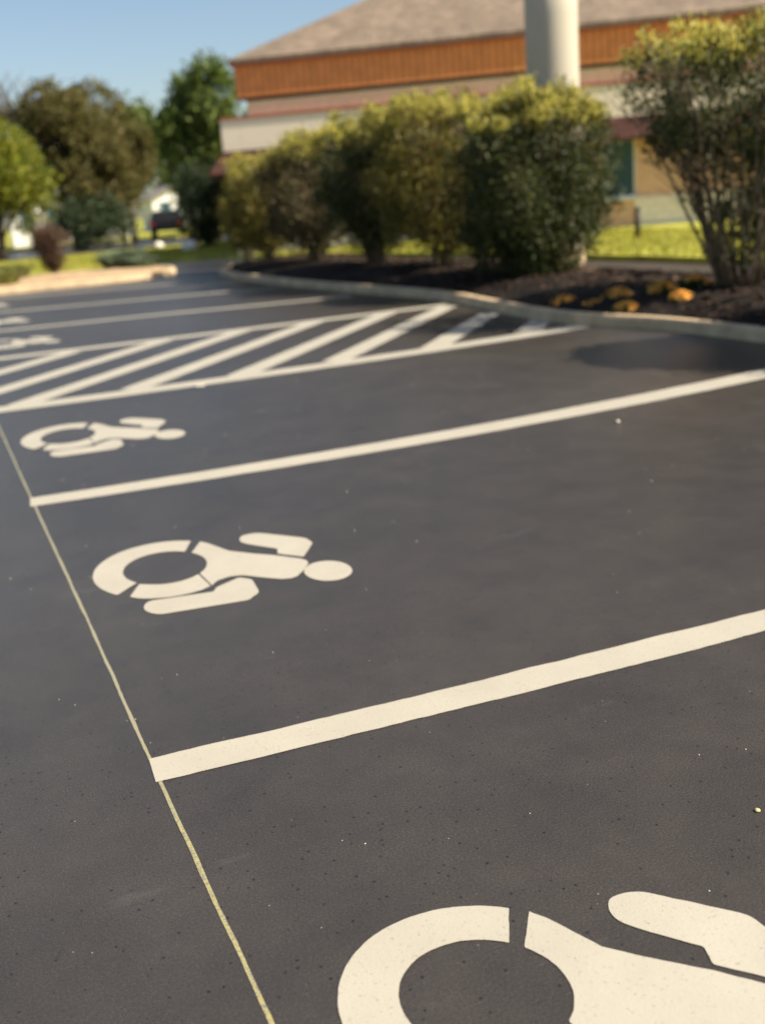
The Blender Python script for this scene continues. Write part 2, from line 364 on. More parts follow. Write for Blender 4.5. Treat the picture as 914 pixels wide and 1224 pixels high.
# wheelchair symbols: outlines in symbol units, wheel radius 1, head to +x
def arc(r, a0, a1, n=22): return [(r * math.cos(math.radians(a0 + (a1 - a0) * i / n)), r * math.sin(math.radians(a0 + (a1 - a0) * i / n))) for i in range(n + 1)]
def roundpoly(pts, rad):
    out = []; k = len(pts)
    for i in range(k):
        p = np.array(pts[i], float); a = np.array(pts[i - 1], float); b = np.array(pts[(i + 1) % k], float); r = rad[i] if isinstance(rad, (list, tuple)) else rad
        if r <= 0: out.append(tuple(p)); continue
        da, db = a - p, b - p; la, lb = np.linalg.norm(da), np.linalg.norm(db); r_ = min(r, la * .48, lb * .48)
        A, B = p + da / la * r_, p + db / lb * r_
        for t in np.linspace(0, 1, 7): out.append(tuple((1 - t) ** 2 * A + 2 * t * (1 - t) * p + t * t * B))
    return out
RI = .585
wheel_rim = arc(1.0, 53, 217, 34) + arc(RI, 215, 46, 30)
wheel_low = roundpoly([(-.66, -.74), (-.46, -.40)] + arc(RI, 228, 306, 10)[1:] + [(.38, -.93)] + arc(1.02, 289, 236, 10)[1:], 0)
body_ = [(.72, .70), (.80, .57), (.885, .36), (.98, .13), (1.19, -.09), (1.50, -.37), (1.77, -.66), (1.81, -.76), (1.80, -.86), (1.62, -1.08), (1.50, -1.19), (1.40, -1.22), (1.28, -1.18), (1.07, -1.0), (.86, -.80), (.70, -.76), (.52, -.80), (.40, -.92), (.37, -.45)] + arc(RI, -47, 35, 12)[1:]
leg_ = roundpoly([(.36, -1.12), (.43, -1.01), (.80, -.85), (.93, -.99), (.88, -1.42), (.68, -1.58), (-.48, -1.44), (-.60, -1.2), (-.50, -.98)], [.02, .02, .04, .04, .05, .06, .14, .12, .12])
arm_ = roundpoly([(1.22, .37), (1.32, .62), (1.58, .62), (2.14, .03), (2.15, -.20), (1.83, -.62), (1.555, -.33), (1.62, -.15), (1.36, .16)], [.16, .15, .12, .08, .06, .02, .02, .02, .12])
head_ = [(1.925 + .315 * math.cos(t), -1.225 + .34 * math.sin(t)) for t in [2 * math.pi * i / 36 for i in range(36)]]
def poly_obj(name, pts, m, parent, z=.002):
    from mathutils.geometry import tessellate_polygon
    bm = bmesh.new(); vs = [bm.verts.new((x, y, z)) for x, y in pts]; tri_area = 0
    for a, b, c in tessellate_polygon([[Vector((x, y, 0)) for x, y in pts]]):
        if len({a, b, c}) == 3:
            bm.faces.new((vs[a], vs[b], vs[c]))
            tri_area += abs((pts[b][0] - pts[a][0]) * (pts[c][1] - pts[a][1]) - (pts[c][0] - pts[a][0]) * (pts[b][1] - pts[a][1])) / 2
    bm.normal_update(); shoe = abs(sum(pts[i - 1][0] * pts[i][1] - pts[i][0] * pts[i - 1][1] for i in range(len(pts)))) / 2
    if abs(shoe - tri_area) > .005 * shoe: print('BAD TESSELLATION', name, shoe, tri_area)
    for f in bm.faces:
        if f.normal.z < 0: f.normal_flip()
    return bm_obj(name, bm, m, parent)
G_sym = 'white wheelchair symbols painted in the bays'
SYM = [((.2766, .0, .7526, -.0305, .2776, 1.5655), 'largest white wheelchair symbol, at the bottom of the photo, below the nearest bay line'),
       ((.3094, .0027, .7528, .0027, .3887, 4.5355), 'whole white wheelchair symbol between the nearest and second bay lines'),
       ((.330, .0006, .764, .032, .469, 7.9435), 'white wheelchair symbol just below the striped access aisle'),
       ((.330, .0006, .764, .032, .469, 15.1), 'partly cut off wheelchair symbol just beyond the striped aisle, at the left edge'),
       ((.330, .0006, .72, .032, .469, 18.7), 'cut off wheelchair symbol in the second bay beyond the striped aisle'),
       ((.330, .0006, .72, .032, .469, 22.65), 'farthest wheelchair symbol, in the bay beside the planted island')]
for (a, b_, c_, d, e, f), lab in SYM:
    s = empty('wheelchair_symbol', (c_, f, 0)); tag(s, lab, 'wheelchair symbol', G_sym)
    def T(pts):
        P = resample([*pts, pts[0]], .02)[:-1]; out = []
        for x, y in P:
            X, Y = a * x + b_ * y, d * x + e * y
            out.append((X + .0012 * noise.noise(Vector((X * 45, Y * 45, f))), Y + .0012 * noise.noise(Vector((X * 45, Y * 45, f + 5)))))
        return out
    for nm, pts in (('wheel_rim', wheel_rim), ('wheel_rim', wheel_low), ('torso', body_), ('leg', leg_), ('arm', arm_), ('head', head_)):
        poly_obj(nm, T(pts), M_white, s)

# bits lying on the asphalt
M_peb = simple('pale_pebble', (.55, .5, .4), .8, .2, 30)
M_leafy = simple('dry_leaf', (.5, .42, .2), .8, .3, 40)
def pebble(x, y, r, m, name, lab, cat, group=None, sq=.6):
    bm = bmesh.new(); bmesh.ops.create_icosphere(bm, subdivisions=2, radius=r)
    for v in bm.verts: v.co *= 1 + .35 * noise.noise(v.co / r * 1.3 + Vector((x * 5, y * 5, 0))); v.co.z *= sq
    o = bm_obj(name, bm, m, smooth=True); o.location = (x, y, r * sq * .8); tag(o, lab, cat, group); return o
pebble(1.622, 1.80, .007, M_leafy, 'pebble', 'small yellowish pebble near the right edge below the nearest bay line', 'pebble')
pebble(3.87, 5.62, .014, M_peb, 'pebble', 'tiny pale stone just below the second bay line', 'pebble')
pebble(2.07, 9.36, .06, simple('paint_blob', (.42, .38, .31), .6, .1), 'paint_drip', 'small white paint drip on the lower border of the striped aisle', 'paint drip', sq=.08)
# scattered light grit
ng = 240; Q = []
V, F = [], []
for i in range(ng):
    x, y = rng.uniform(-1.2, 4.5), rng.uniform(.9, 1) * 0 + rng.uniform(.9, 9) ** 1.0; r = rng.uniform(.0008, .0022) * (1 + y * .12)
    b0 = len(V)
    for dx, dy, dz in ((1, 0, 0), (0, 1, 0), (-1, 0, 0), (0, -1, 0), (0, 0, 1)):
        V.append((x + dx * r * rng.uniform(.6, 1.3), y + dy * r * rng.uniform(.6, 1.3), dz * r + .0005))
    F += [(b0 + k, b0 + (k + 1) % 4, b0 + 4) for k in range(4)]
tag(mesh_obj('grit', V, F, M_peb), 'tiny pale grit scattered over the dark asphalt', 'grit', kind='stuff')

# ------------------------------------------------------------------ building
P0 = Vector((8.997, 31.163, 0)); UU = Vector((.8577, -.5142, 0)); NN = Vector((.5142, .8577, 0))
RZ = math.atan2(UU.y, UU.x)
M_fascia = None
def fascia_mat():
    m, n, l, b = mat('orange_wood_fascia')
    g = n.new('ShaderNodeTexCoord'); wv = n.new('ShaderNodeTexWave'); wv.inputs['Scale'].default_value = 1.6; wv.inputs['Distortion'].default_value = .3
    l.new(g.outputs['Object'], wv.inputs['Vector'])
    r = ramp(n, [(.0, (.40, .12, .035)), (.12, (.76, .25, .07)), (.9, (.84, .30, .085))]); l.new(wv.outputs[0], r.inputs[0])
    t = noise_tex(n, l, 3, 5); r2 = ramp(n, [(.3, (.8, .8, .8)), (.7, (1.1, 1.1, 1.1))]); l.new(t.outputs[0], r2.inputs[0])
    mx = n.new('ShaderNodeMix'); mx.data_type = 'RGBA'; mx.blend_type = 'MULTIPLY'; mx.inputs[0].default_value = 1
    l.new(r.outputs[0], mx.inputs[6]); l.new(r2.outputs[0], mx.inputs[7]); l.new(mx.outputs[2], b.inputs['Base Color']); b.inputs['Roughness'].default_value = .65
    return m
def brick_mat(name, c1, c2, mortar, scale=1.0, bw=.22, bh=.075):
    m, n, l, b = mat(name); g = n.new('ShaderNodeTexCoord'); mp = n.new('ShaderNodeMapping'); mp.inputs['Rotation'].default_value = (math.radians(90), 0, 0)
    l.new(g.outputs['Object'], mp.inputs[0]); br = n.new('ShaderNodeTexBrick'); l.new(mp.outputs[0], br.inputs['Vector'])
    br.inputs['Scale'].default_value = scale; br.inputs['Color1'].default_value = (*c1, 1); br.inputs['Color2'].default_value = (*c2, 1); br.inputs['Mortar'].default_value = (*mortar, 1)
    br.inputs['Brick Width'].default_value = bw; br.inputs['Row Height'].default_value = bh; br.inputs['Mortar Size'].default_value = .008
    l.new(br.outputs['Color'], b.inputs['Base Color']); b.inputs['Roughness'].default_value = .85
    bp = n.new('ShaderNodeBump'); bp.inputs['Strength'].default_value = .4; bp.inputs['Distance'].default_value = .01; l.new(br.outputs['Fac'], bp.inputs['Height']); bp.invert = True; l.new(bp.outputs[0], b.inputs['Normal'])
    return m
def shingle_mat(name, c1, c2):
    m, n, l, b = mat(name); g = n.new('ShaderNodeTexCoord')
    br = n.new('ShaderNodeTexBrick'); l.new(g.outputs['Object'], br.inputs['Vector']); br.inputs['Scale'].default_value = 1
    br.inputs['Color1'].default_value = (*c1, 1); br.inputs['Color2'].default_value = (*c2, 1); br.inputs['Mortar'].default_value = tuple(c * .5 for c in c1) + (1,)
    br.inputs['Brick Width'].default_value = .3; br.inputs['Row Height'].default_value = .14; br.inputs['Mortar Size'].default_value = .01
    t = noise_tex(n, l, 1.6, 6, .7, stretch=(1, .5, 1)); r2 = ramp(n, [(.3, (.72, .72, .72)), (.7, (1.3, 1.3, 1.28))]); l.new(t.outputs[0], r2.inputs[0])
    mx = n.new('ShaderNodeMix'); mx.data_type = 'RGBA'; mx.blend_type = 'MULTIPLY'; mx.inputs[0].default_value = 1
    l.new(br.outputs['Color'], mx.inputs[6]); l.new(r2.outputs[0], mx.inputs[7]); l.new(mx.outputs[2], b.inputs['Base Color']); b.inputs['Roughness'].default_value = .9
    b.inputs['Specular IOR Level'].default_value = .2
    return m
M_fascia = fascia_mat()
M_cream = brick_mat('cream_siding', (.93, .80, .61), (.90, .77, .58), (.6, .5, .4), 1, 4, .16)
M_brick = brick_mat('orange_brick', (.72, .38, .20), (.80, .47, .27), (.6, .5, .38))
M_stone = brick_mat('pale_stone', (.92, .82, .68), (.84, .73, .6), (.55, .5, .45), 1, .4, .2)
M_beige = simple('beige_beam', (.85, .58, .38), .7, .1)
M_dark = simple('dark_trim', (.035, .028, .025), .6, .2)
M_red = simple('red_trim', (.35, .12, .07), .6, .1)
M_roof = shingle_mat('grey_brown_shingles', (.17, .13, .095), (.24, .18, .13))
M_pent = shingle_mat('maroon_shingles', (.06, .026, .02), (.085, .036, .028))
M_glass, gn, gl, gb = mat('window_glass'); gb.inputs['Base Color'].default_value = (.04, .085, .10, 1); gb.inputs['Roughness'].default_value = .12; gb.inputs['Specular IOR Level'].default_value = .6
M_frame = simple('white_frame', (.75, .75, .7), .5, .05)

bl = empty('building', P0, RZ); tag(bl, 'low building with grey shingle hip roof and deep orange fascia behind the hedge', 'building')
L_ = 24.0; DEP = 14.0
def bpart(name, boxes, m, parent=bl, bevel=0):
    bm = bmesh.new()
    for bx in boxes: add_box(bm, *bx)
    return bm_obj(name, bm, m, parent, bevel=bevel)
WT = .18
# walls: brick middle with a window opening, stone base, cream band above
wx0, wx1, wz0, wz1 = 9.95, 10.9, .88, 2.42
bpart('brick_wall', [(-.45, wx0, WT, WT + .3, .86, 2.9), (wx1, L_, WT, WT + .3, .86, 2.9), (wx0, wx1, WT, WT + .3, wz1, 2.9), (-.45, -.15, WT + .3, DEP, .86, 2.9)], M_brick)
bpart('stone_base', [(-.5, wx0 - .02, WT - .07, WT + .3, 0, .858), (wx1 - .05, L_, WT - .07, WT + .3, 0, .858), (-.5, -.2, WT + .3, DEP, 0, .858)], M_stone)
bpart('brick_panel', [(wx0 - .02, wx1 - .05, WT - .02, WT + .28, 0, .80)], M_brick)
bpart('cream_wall', [(-.55, L_, -.03, WT + .25, 2.902, 3.8), (-.55, -.25, WT + .25, DEP, 2.902, 3.8)], M_cream)
bpart('trim_strip', [(-.58, L_, -.06, WT + .25, 3.802, 3.88)], M_red)
bpart('beam', [(.25, L_, .09, WT + .4, 3.882, 4.26), (.25, .55, WT + .4, DEP, 3.882, 4.26)], M_beige)
bpart('soffit', [(.02, L_, .02, DEP, 4.33, 4.36)], M_dark)
bpart('fascia', [(0, L_, 0, .12, 4.37, 5.28), (0, .12, .12, DEP, 4.37, 5.28)], M_fascia)
bpart('gutter', [(-.1, L_, -.1, .0, 5.18, 5.34), (-.1, -.002, .0, DEP, 5.18, 5.34)], M_red)
# hip roof
pr = .5; hd = 9.0; z0 = 5.36
V = [(-.12, -.12, z0), (L_, -.12, z0), (L_, hd, z0 + pr * hd), (hd, hd, z0 + pr * hd), (-.12, 2 * hd, z0)]
V += [(x, y, z - .1) for x, y, z in V]
mesh_obj('roof', V, [(0, 1, 2, 3), (0, 3, 4), (5, 8, 7, 6), (5, 9, 8), (0, 5, 6, 1), (0, 4, 9, 5)], M_roof, bl)
# low skirt roof over the windows
e0, e1 = 2.52, 2.98
V = [(-.95, -.42, e0 - .15), (L_, -.36, e0), (L_, -.034, e1), (-.555, -.034, e1), (-.95, 6, e0 - .15), (-.55, 6, e1)]
V2 = [(x, y, z - .09) for x, y, z in V]
sk = mesh_obj('skirt_roof', V + V2, [(0, 1, 2, 3), (0, 3, 5, 4), (6, 9, 8, 7), (6, 10, 11, 9), (0, 6, 7, 1), (0, 4, 10, 6), (1, 7, 8, 2), (4, 5, 11, 10)], M_pent, bl)
wn = bpart('window', [(wx0, wx0 + .06, WT + .04, WT + .12, wz0, wz1), (wx1 - .06, wx1, WT + .04, WT + .12, wz0, wz1), (wx0 + .06, wx1 - .06, WT + .04, WT + .12, wz1 - .06, wz1), (wx0 + .06, wx1 - .06, WT + .04, WT + .12, wz0, wz0 + .05)], M_frame)
bpart('pane', [(wx0 + .055, wx1 - .055, WT + .07, WT + .09, wz0 + .045, wz1 - .055)], M_glass, wn)
bpart('sill', [(wx0 - .1, wx1 + .06, WT - .12, WT + .03, wz0 - .075, wz0 - .003)], M_frame, wn)

# slim dark post on the lawn
def post():
    t = empty('bollard', (14.75, 20.55, .1)); tag(t, 'slim dark post standing on the lawn under the window', 'bollard')
    bm = bmesh.new(); add_tube(bm, [(0, 0, 0), (.01, 0, .3), (.02, 0, .62)], [.065, .062, .06], 12); bm_obj('shaft', bm, M_dark, t, True)
    bm = bmesh.new(); add_tube(bm, [(.02, 0, .62), (.021, 0, .65), (.022, 0, .68)], [.07, .065, .03], 12); bm_obj('cap', bm, M_dark, t, True)
post()

# round pale column rising out of the frame behind the hedge
pc = empty('column', (9.98, 16.15, 0)); tag(pc, 'thick pale round column rising above the hedge and out of the picture', 'column')
M_col = simple('column_plaster', (.46, .41, .32), .8, .12, 1.5, .15, 40, stretch=(1, 1, .3))
bm = bmesh.new(); add_tube(bm, [(0, 0, z) for z in (0, .5, 2, 4, 5.2)], [.43, .43, .425, .42, .42], 40); bm_obj('shaft', bm, M_col, pc, True)
bm = bmesh.new(); add_tube(bm, [(0, 0, 0), (0, 0, .35), (0, 0, .38)], [.45, .45, .43], 40); bm_obj('base', bm, M_conc, pc, True)
bm = bmesh.new(); add_tube(bm, [(0, 0, 5.2), (0, 0, 5.3), (0, 0, 5.45)], [.46, .52, .52], 40); bm_obj('capital', bm, M_col, pc, True)

# ------------------------------------------------------------------ plants
def leaves(C, size, up=.0, asp=.5):
    """one diamond leaf per centre in C"""
    n = len(C); d = rng.normal(size=(n, 3)); d[:, 2] = np.abs(d[:, 2]) * (1 + up); d /= np.linalg.norm(d, axis=1, keepdims=True)
    r = rng.normal(size=(n, 3)); s = np.cross(d, r); s /= np.linalg.norm(s, axis=1, keepdims=True)
    L = size * rng.uniform(.6, 1.3, n)[:, None]
    return np.stack([C - d * L, C - s * L * asp, C + d * L, C + s * L * asp], 1)

def shrub(name, lab, cat, x, y, z, h, rx, ry, zc, mleaf, nleaf=26000, leaf=.03, nb=16, seed=0, group=None, box=2.6, bottom=.0, gaps=.35, mtop=None, stem_r=.022, spread=.8, hollow=.5, bark=None, fine=True, bow_=.12, e0=.25, foot=.08, low=0):
    """trimmed multi-stem shrub: stems fan from the base into a crown that fills z from zc to h"""
    t = empty(name, (x, y, z)); tag(t, lab, cat, group)
    R = np.random.default_rng(seed + 11); rnd = random.Random(seed)
    hc = (h + zc) / 2; hz = (h - zc) / 2
    def inside(n):
        out = []
        while len(out) < n:
            p = R.uniform(-1, 1, 3); q = (abs(p) ** box).sum() ** (1 / box)
            if q > 1: continue
            if q < hollow and R.random() < .8: continue
            # crown narrows towards the stems
            k = 1 - bottom * max(0, -p[2]) ** 1.3
            w = np.array([p[0] * rx * k, p[1] * ry * k, hc + p[2] * hz])
            nz = noise.noise(Vector((w[0] * 2.1 + seed, w[1] * 2.1, w[2] * 1.7)))
            if nz < -.12 - .2 * (1 - gaps) and R.random() < .85: continue
            w *= 1 + .2 * noise.noise(Vector((w[0] * 1.5, w[1] * 1.5 + seed, w[2] * 1.5))) * np.array([1, 1, .6])
            out.append(w)
        return np.array(out)
    ncl = max(60, nleaf // 44); CL = inside(ncl)
    idx = R.integers(0, ncl, nleaf); C = CL[idx] + R.normal(size=(nleaf, 3)) * leaf * 2.9
    quads_obj('foliage', leaves(C, leaf, .5), mleaf, t)
    if low:
        u = R.uniform(.25, 1, low) ** .8; a = R.uniform(0, 6.283, low // 12).repeat(12)[:low]; u = u[:len(a)]; e = R.uniform(.35, 1, len(a) // 12).repeat(12)[:len(a)]
        u = (R.uniform(.2, 1, len(a) // 12).repeat(12) * zc * 1.25)
        C = np.column_stack([np.cos(a) * rx * e * (.15 + .85 * u / h * 1.1), np.sin(a) * ry * e * (.15 + .85 * u / h * 1.1), u]) + R.normal(size=(len(a), 3)) * leaf * 2.2
        quads_obj('lower_foliage', leaves(C, leaf, .5), mleaf, t)
    if mtop:  # extra top leaves with the sunlit look put into their colour
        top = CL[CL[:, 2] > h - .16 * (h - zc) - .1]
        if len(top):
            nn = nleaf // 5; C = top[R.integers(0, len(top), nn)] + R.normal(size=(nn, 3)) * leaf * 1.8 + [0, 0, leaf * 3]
            quads_obj('sunlit_top', leaves(C, leaf * 1.05, 1.5), mtop, t)
    bm = bmesh.new()
    for k in range(nb):
        a = 2 * math.pi * (k + rnd.random() * .7) / nb; e = rnd.uniform(e0, 1) * spread
        tip = Vector((math.cos(a) * rx * e, math.sin(a) * ry * e, h * rnd.uniform(.72, .93)))
        b0 = Vector((math.cos(a) * foot * rnd.uniform(.5, 1.6), math.sin(a) * foot * rnd.uniform(.5, 1.6), -.05))
        pts = []
        for i in range(7):
            u = i / 6; p = b0.lerp(tip, u); bow = math.sin(u * math.pi) * bow_
            p.x -= math.cos(a) * bow * rx * e * .9; p.y -= math.sin(a) * bow * ry * e * .9
            p += Vector((rnd.uniform(-1, 1), rnd.uniform(-1, 1), 0)) * .035 * (0 < i)
            pts.append(p)
        r0 = stem_r * rnd.uniform(.7, 1.3); add_tube(bm, pts, [r0 * (1 - .8 * i / 6) for i in range(7)], 6)
        for j in range(3):
            i = rnd.randint(2, 5); p = pts[i]; dv = Vector((math.cos(a + rnd.uniform(-1.2, 1.2)) * rx * .45, math.sin(a + rnd.uniform(-1.2, 1.2)) * ry * .45, h * rnd.uniform(.12, .3)))
            add_tube(bm, [p, p + dv * .5 + Vector((0, 0, .04)), p + dv], [r0 * .45, r0 * .3, r0 * .12], 5)
            if fine:
                p2 = p + dv * .5
                for q in range(2):
                    d2 = Vector((rnd.uniform(-.3, .3), rnd.uniform(-.3, .3), rnd.uniform(.1, .4))); add_tube(bm, [p2, p2 + d2], [r0 * .22, r0 * .08], 4)
    bm_obj('stems', bm, bark or M_barkpale, t, True)
    return t

ML_dark = leaf_mat('shrub_leaf_dark', [(.022, .035, .009), (.06, .08, .018), (.04, .055, .014), (.12, .11, .03), (.02, .03, .01)], .3)
ML_olive = leaf_mat('shrub_leaf_olive', [(.05, .06, .014), (.13, .12, .022), (.08, .085, .018), (.21, .15, .035)], .38)
ML_yolive = leaf_mat('shrub_leaf_yellow_olive', [(.10, .11, .018), (.20, .17, .03), (.14, .13, .03), (.25, .17, .04)], .4)
ML_mix = leaf_mat('shrub_leaf_mixed', [(.04, .045, .016), (.10, .085, .035), (.19, .14, .07), (.06, .06, .02)], .35)
ML_top = leaf_mat('shrub_leaf_sunlit', [(.50, .46, .08), (.62, .52, .13), (.32, .33, .055)], .5)  # yellow leaf colour stands in for sun catching the shrub tops
G_h = 'clipped shrubs of the hedge along the kerb'
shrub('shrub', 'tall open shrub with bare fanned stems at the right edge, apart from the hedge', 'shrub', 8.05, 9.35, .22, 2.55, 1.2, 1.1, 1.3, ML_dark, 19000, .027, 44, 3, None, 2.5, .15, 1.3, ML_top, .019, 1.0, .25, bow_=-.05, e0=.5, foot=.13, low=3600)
shrub('shrub', 'dark dense shrub at the right edge behind the open fanned shrub', 'shrub', 10.3, 10.9, .0, 2.3, .7, .9, .2, ML_dark, 15000, .03, 12, 77, None, 2.4, .2, .2, None)
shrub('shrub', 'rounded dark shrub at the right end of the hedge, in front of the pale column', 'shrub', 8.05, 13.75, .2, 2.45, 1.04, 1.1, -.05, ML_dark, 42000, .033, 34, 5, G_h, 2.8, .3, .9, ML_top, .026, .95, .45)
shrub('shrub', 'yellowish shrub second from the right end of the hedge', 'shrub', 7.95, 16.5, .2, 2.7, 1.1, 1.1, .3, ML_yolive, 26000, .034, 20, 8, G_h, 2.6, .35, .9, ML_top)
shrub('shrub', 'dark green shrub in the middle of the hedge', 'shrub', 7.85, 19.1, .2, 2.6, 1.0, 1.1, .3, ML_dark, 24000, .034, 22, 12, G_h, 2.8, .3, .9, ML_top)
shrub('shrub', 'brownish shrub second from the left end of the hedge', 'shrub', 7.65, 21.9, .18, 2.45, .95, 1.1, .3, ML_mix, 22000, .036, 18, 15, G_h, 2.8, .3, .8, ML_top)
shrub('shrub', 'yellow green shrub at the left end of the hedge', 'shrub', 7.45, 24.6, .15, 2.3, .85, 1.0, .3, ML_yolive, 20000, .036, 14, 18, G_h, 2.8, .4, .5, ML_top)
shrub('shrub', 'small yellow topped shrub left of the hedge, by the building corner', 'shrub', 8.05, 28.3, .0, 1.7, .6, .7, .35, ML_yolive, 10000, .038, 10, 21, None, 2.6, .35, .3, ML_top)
shrub('shrub', 'dark cone shaped shrub left of the building under the tall green tree', 'shrub', 9.9, 40.0, .1, 2.9, 1.05, 1.0, .1, leaf_mat('yew_leaf', [(.008, .018, .006), (.02, .035, .01), (.03, .05, .015)], .15), 16000, .05, 6, 24, None, 2.2, .0, .2, None, .03, .5, .4)
shrub('shrub', 'dark bushy shrub on the far lawn under the brown green tree', 'shrub', 8.6, 58.0, .1, 2.4, 1.9, 1.2, .1, leaf_mat('far_shrub_leaf', [(.015, .03, .01), (.04, .06, .02), (.07, .09, .04)], .2), 9000, .09, 6, 27, None, 2.2, .0, .3, None, .03, .5, .3, fine=False)
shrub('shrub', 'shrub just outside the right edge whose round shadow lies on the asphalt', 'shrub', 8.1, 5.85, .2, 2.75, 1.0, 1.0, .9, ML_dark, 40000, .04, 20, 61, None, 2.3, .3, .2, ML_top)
ML_maroon = leaf_mat('barberry_leaf', [(.05, .014, .012), (.09, .03, .022), (.08, .06, .025), (.14, .08, .045)], .25)
shrub('shrub', 'small round reddish brown shrub on the planted island', 'shrub', 3.25, 30.2, .13, 1.3, .42, .46, .12, ML_maroon, 10000, .026, 14, 30, None, 2.4, .5, .6, None, .014, .8, .3)

def low_plant(lab, x, y, n, r, h, m, seed):
    R = np.random.default_rng(seed); t = empty('low_plant', (x, y, .14)); tag(t, lab, 'plant')
    Q = []
    for k in range(n):
        a = R.uniform(0, 6.28); s = R.uniform(0, r) ; b = np.array([math.cos(a) * s * .8, math.sin(a) * s * .8, 0]); L = h * R.uniform(.6, 1.2)
        d = np.array([math.cos(a) * .7 * s / r, math.sin(a) * .7 * s / r, 1]) * L; wv = np.array([-math.sin(a), math.cos(a), 0]) * .018
        mid = b + d * .55; tip = b + d + np.array([math.cos(a), math.sin(a), -.3]) * L * .25
        Q.append([b - wv * .5, b + wv * .5, mid + wv, mid - wv]); Q.append([mid - wv, mid + wv, tip + wv * .1, tip - wv * .1])
    quads_obj('leaf_blades', np.array(Q), m, t)
    bm = bmesh.new(); bmesh.ops.create_icosphere(bm, subdivisions=2, radius=r * .5)
    for v in bm.verts: v.co.z *= .25
    bm_obj('crown_base', bm, M_bark, t, True)
ML_blue = leaf_mat('bluegreen_blade', [(.10, .15, .09), (.18, .23, .15), (.14, .18, .10)], .3)
ML_yel = leaf_mat('yellowgreen_blade', [(.2, .22, .06), (.3, .3, .09), (.14, .17, .05)], .3)
low_plant('low blue green grassy plant right of the reddish island shrub', 5.0, 30.0, 1500, .62, .42, ML_blue, 1)
low_plant('smaller blue green tuft next to the low plant, nearer the island tip', 5.35, 29.0, 700, .35, .28, ML_blue, 5)
low_plant('yellow green tuft at the left edge of the island, near the kerb', 1.75, 27.2, 700, .4, .3, ML_yel, 2)
low_plant('wide pale green tuft at the far left of the island', 1.9, 29.6, 1300, .8, .35, ML_yel, 3)

# orange flower clumps at the front of the bed
M_fl = leaf_mat('orange_petals', [(.9, .42, .05), (.92, .58, .14), (.85, .34, .04)], .35)
M_fll = leaf_mat('flower_leaves', [(.02, .035, .01), (.05, .08, .02)], .2)
FL = [(6.62, 10.78, .12, 'leftmost orange flower clump of the upper row in the bed'), (6.60, 10.2, .10, 'leftmost orange flower clump of the lower row, beside the kerb'),
      (6.98, 10.25, .13, 'second orange flower clump of the upper row'), (6.63, 9.62, .12, 'right orange flower clump of the lower row beside the kerb'),
      (7.22, 9.78, .15, 'large orange flower clump, third of the upper row'), (7.08, 9.28, .09, 'small yellow flower clump just under the large orange one'),
      (7.62, 9.75, .14, 'rightmost orange flower clump, nearest the stems of the open shrub')]
FL = [(max(x, 6.62) + .12, y, r, l) for x, y, r, l in FL]
def flower(x, y, r, lab, seed):
    R = np.random.default_rng(seed); t = empty('flower_clump', (x, y, bed_z(x, y) - .01)); tag(t, lab, 'flowers', 'orange flower clumps in the bed')
    n = 420; p = R.normal(size=(n, 3)); p /= np.linalg.norm(p, axis=1, keepdims=True); p[:, 2] = np.abs(p[:, 2]); p *= R.uniform(.5, 1, (n, 1))
    quads_obj('leaves', leaves(p * [r * 1.5, r * 1.5, r * .9], .026), M_fll, t)
    for k in range(20):
        Q = []
        q = R.normal(size=3); q[2] = abs(q[2]) + .35; q /= np.linalg.norm(q); c = q * [r * R.uniform(.9, 1.5), r * R.uniform(.9, 1.5), r * .95]
        u = np.cross(q, [0, 0, 1.01]); u /= np.linalg.norm(u); v = np.cross(q, u)
        for ring, (rr, nn) in enumerate(((.05, 10), (.036, 8), (.02, 6))):
            for j in range(nn):
                a = 6.283 * (j + .5 * ring) / nn; d = u * math.cos(a) + v * math.sin(a); s = -u * math.sin(a) + v * math.cos(a)
                o = c + q * (.006 * ring); Q.append([o, o + d * rr * .6 - s * rr * .3, o + d * rr + q * .012, o + d * rr * .6 + s * rr * .3])
        quads_obj('bloom', np.array(Q), M_fl, t)
for i, (x, y, r, lab) in enumerate(FL): flower(x, y, r, lab, 40 + i)

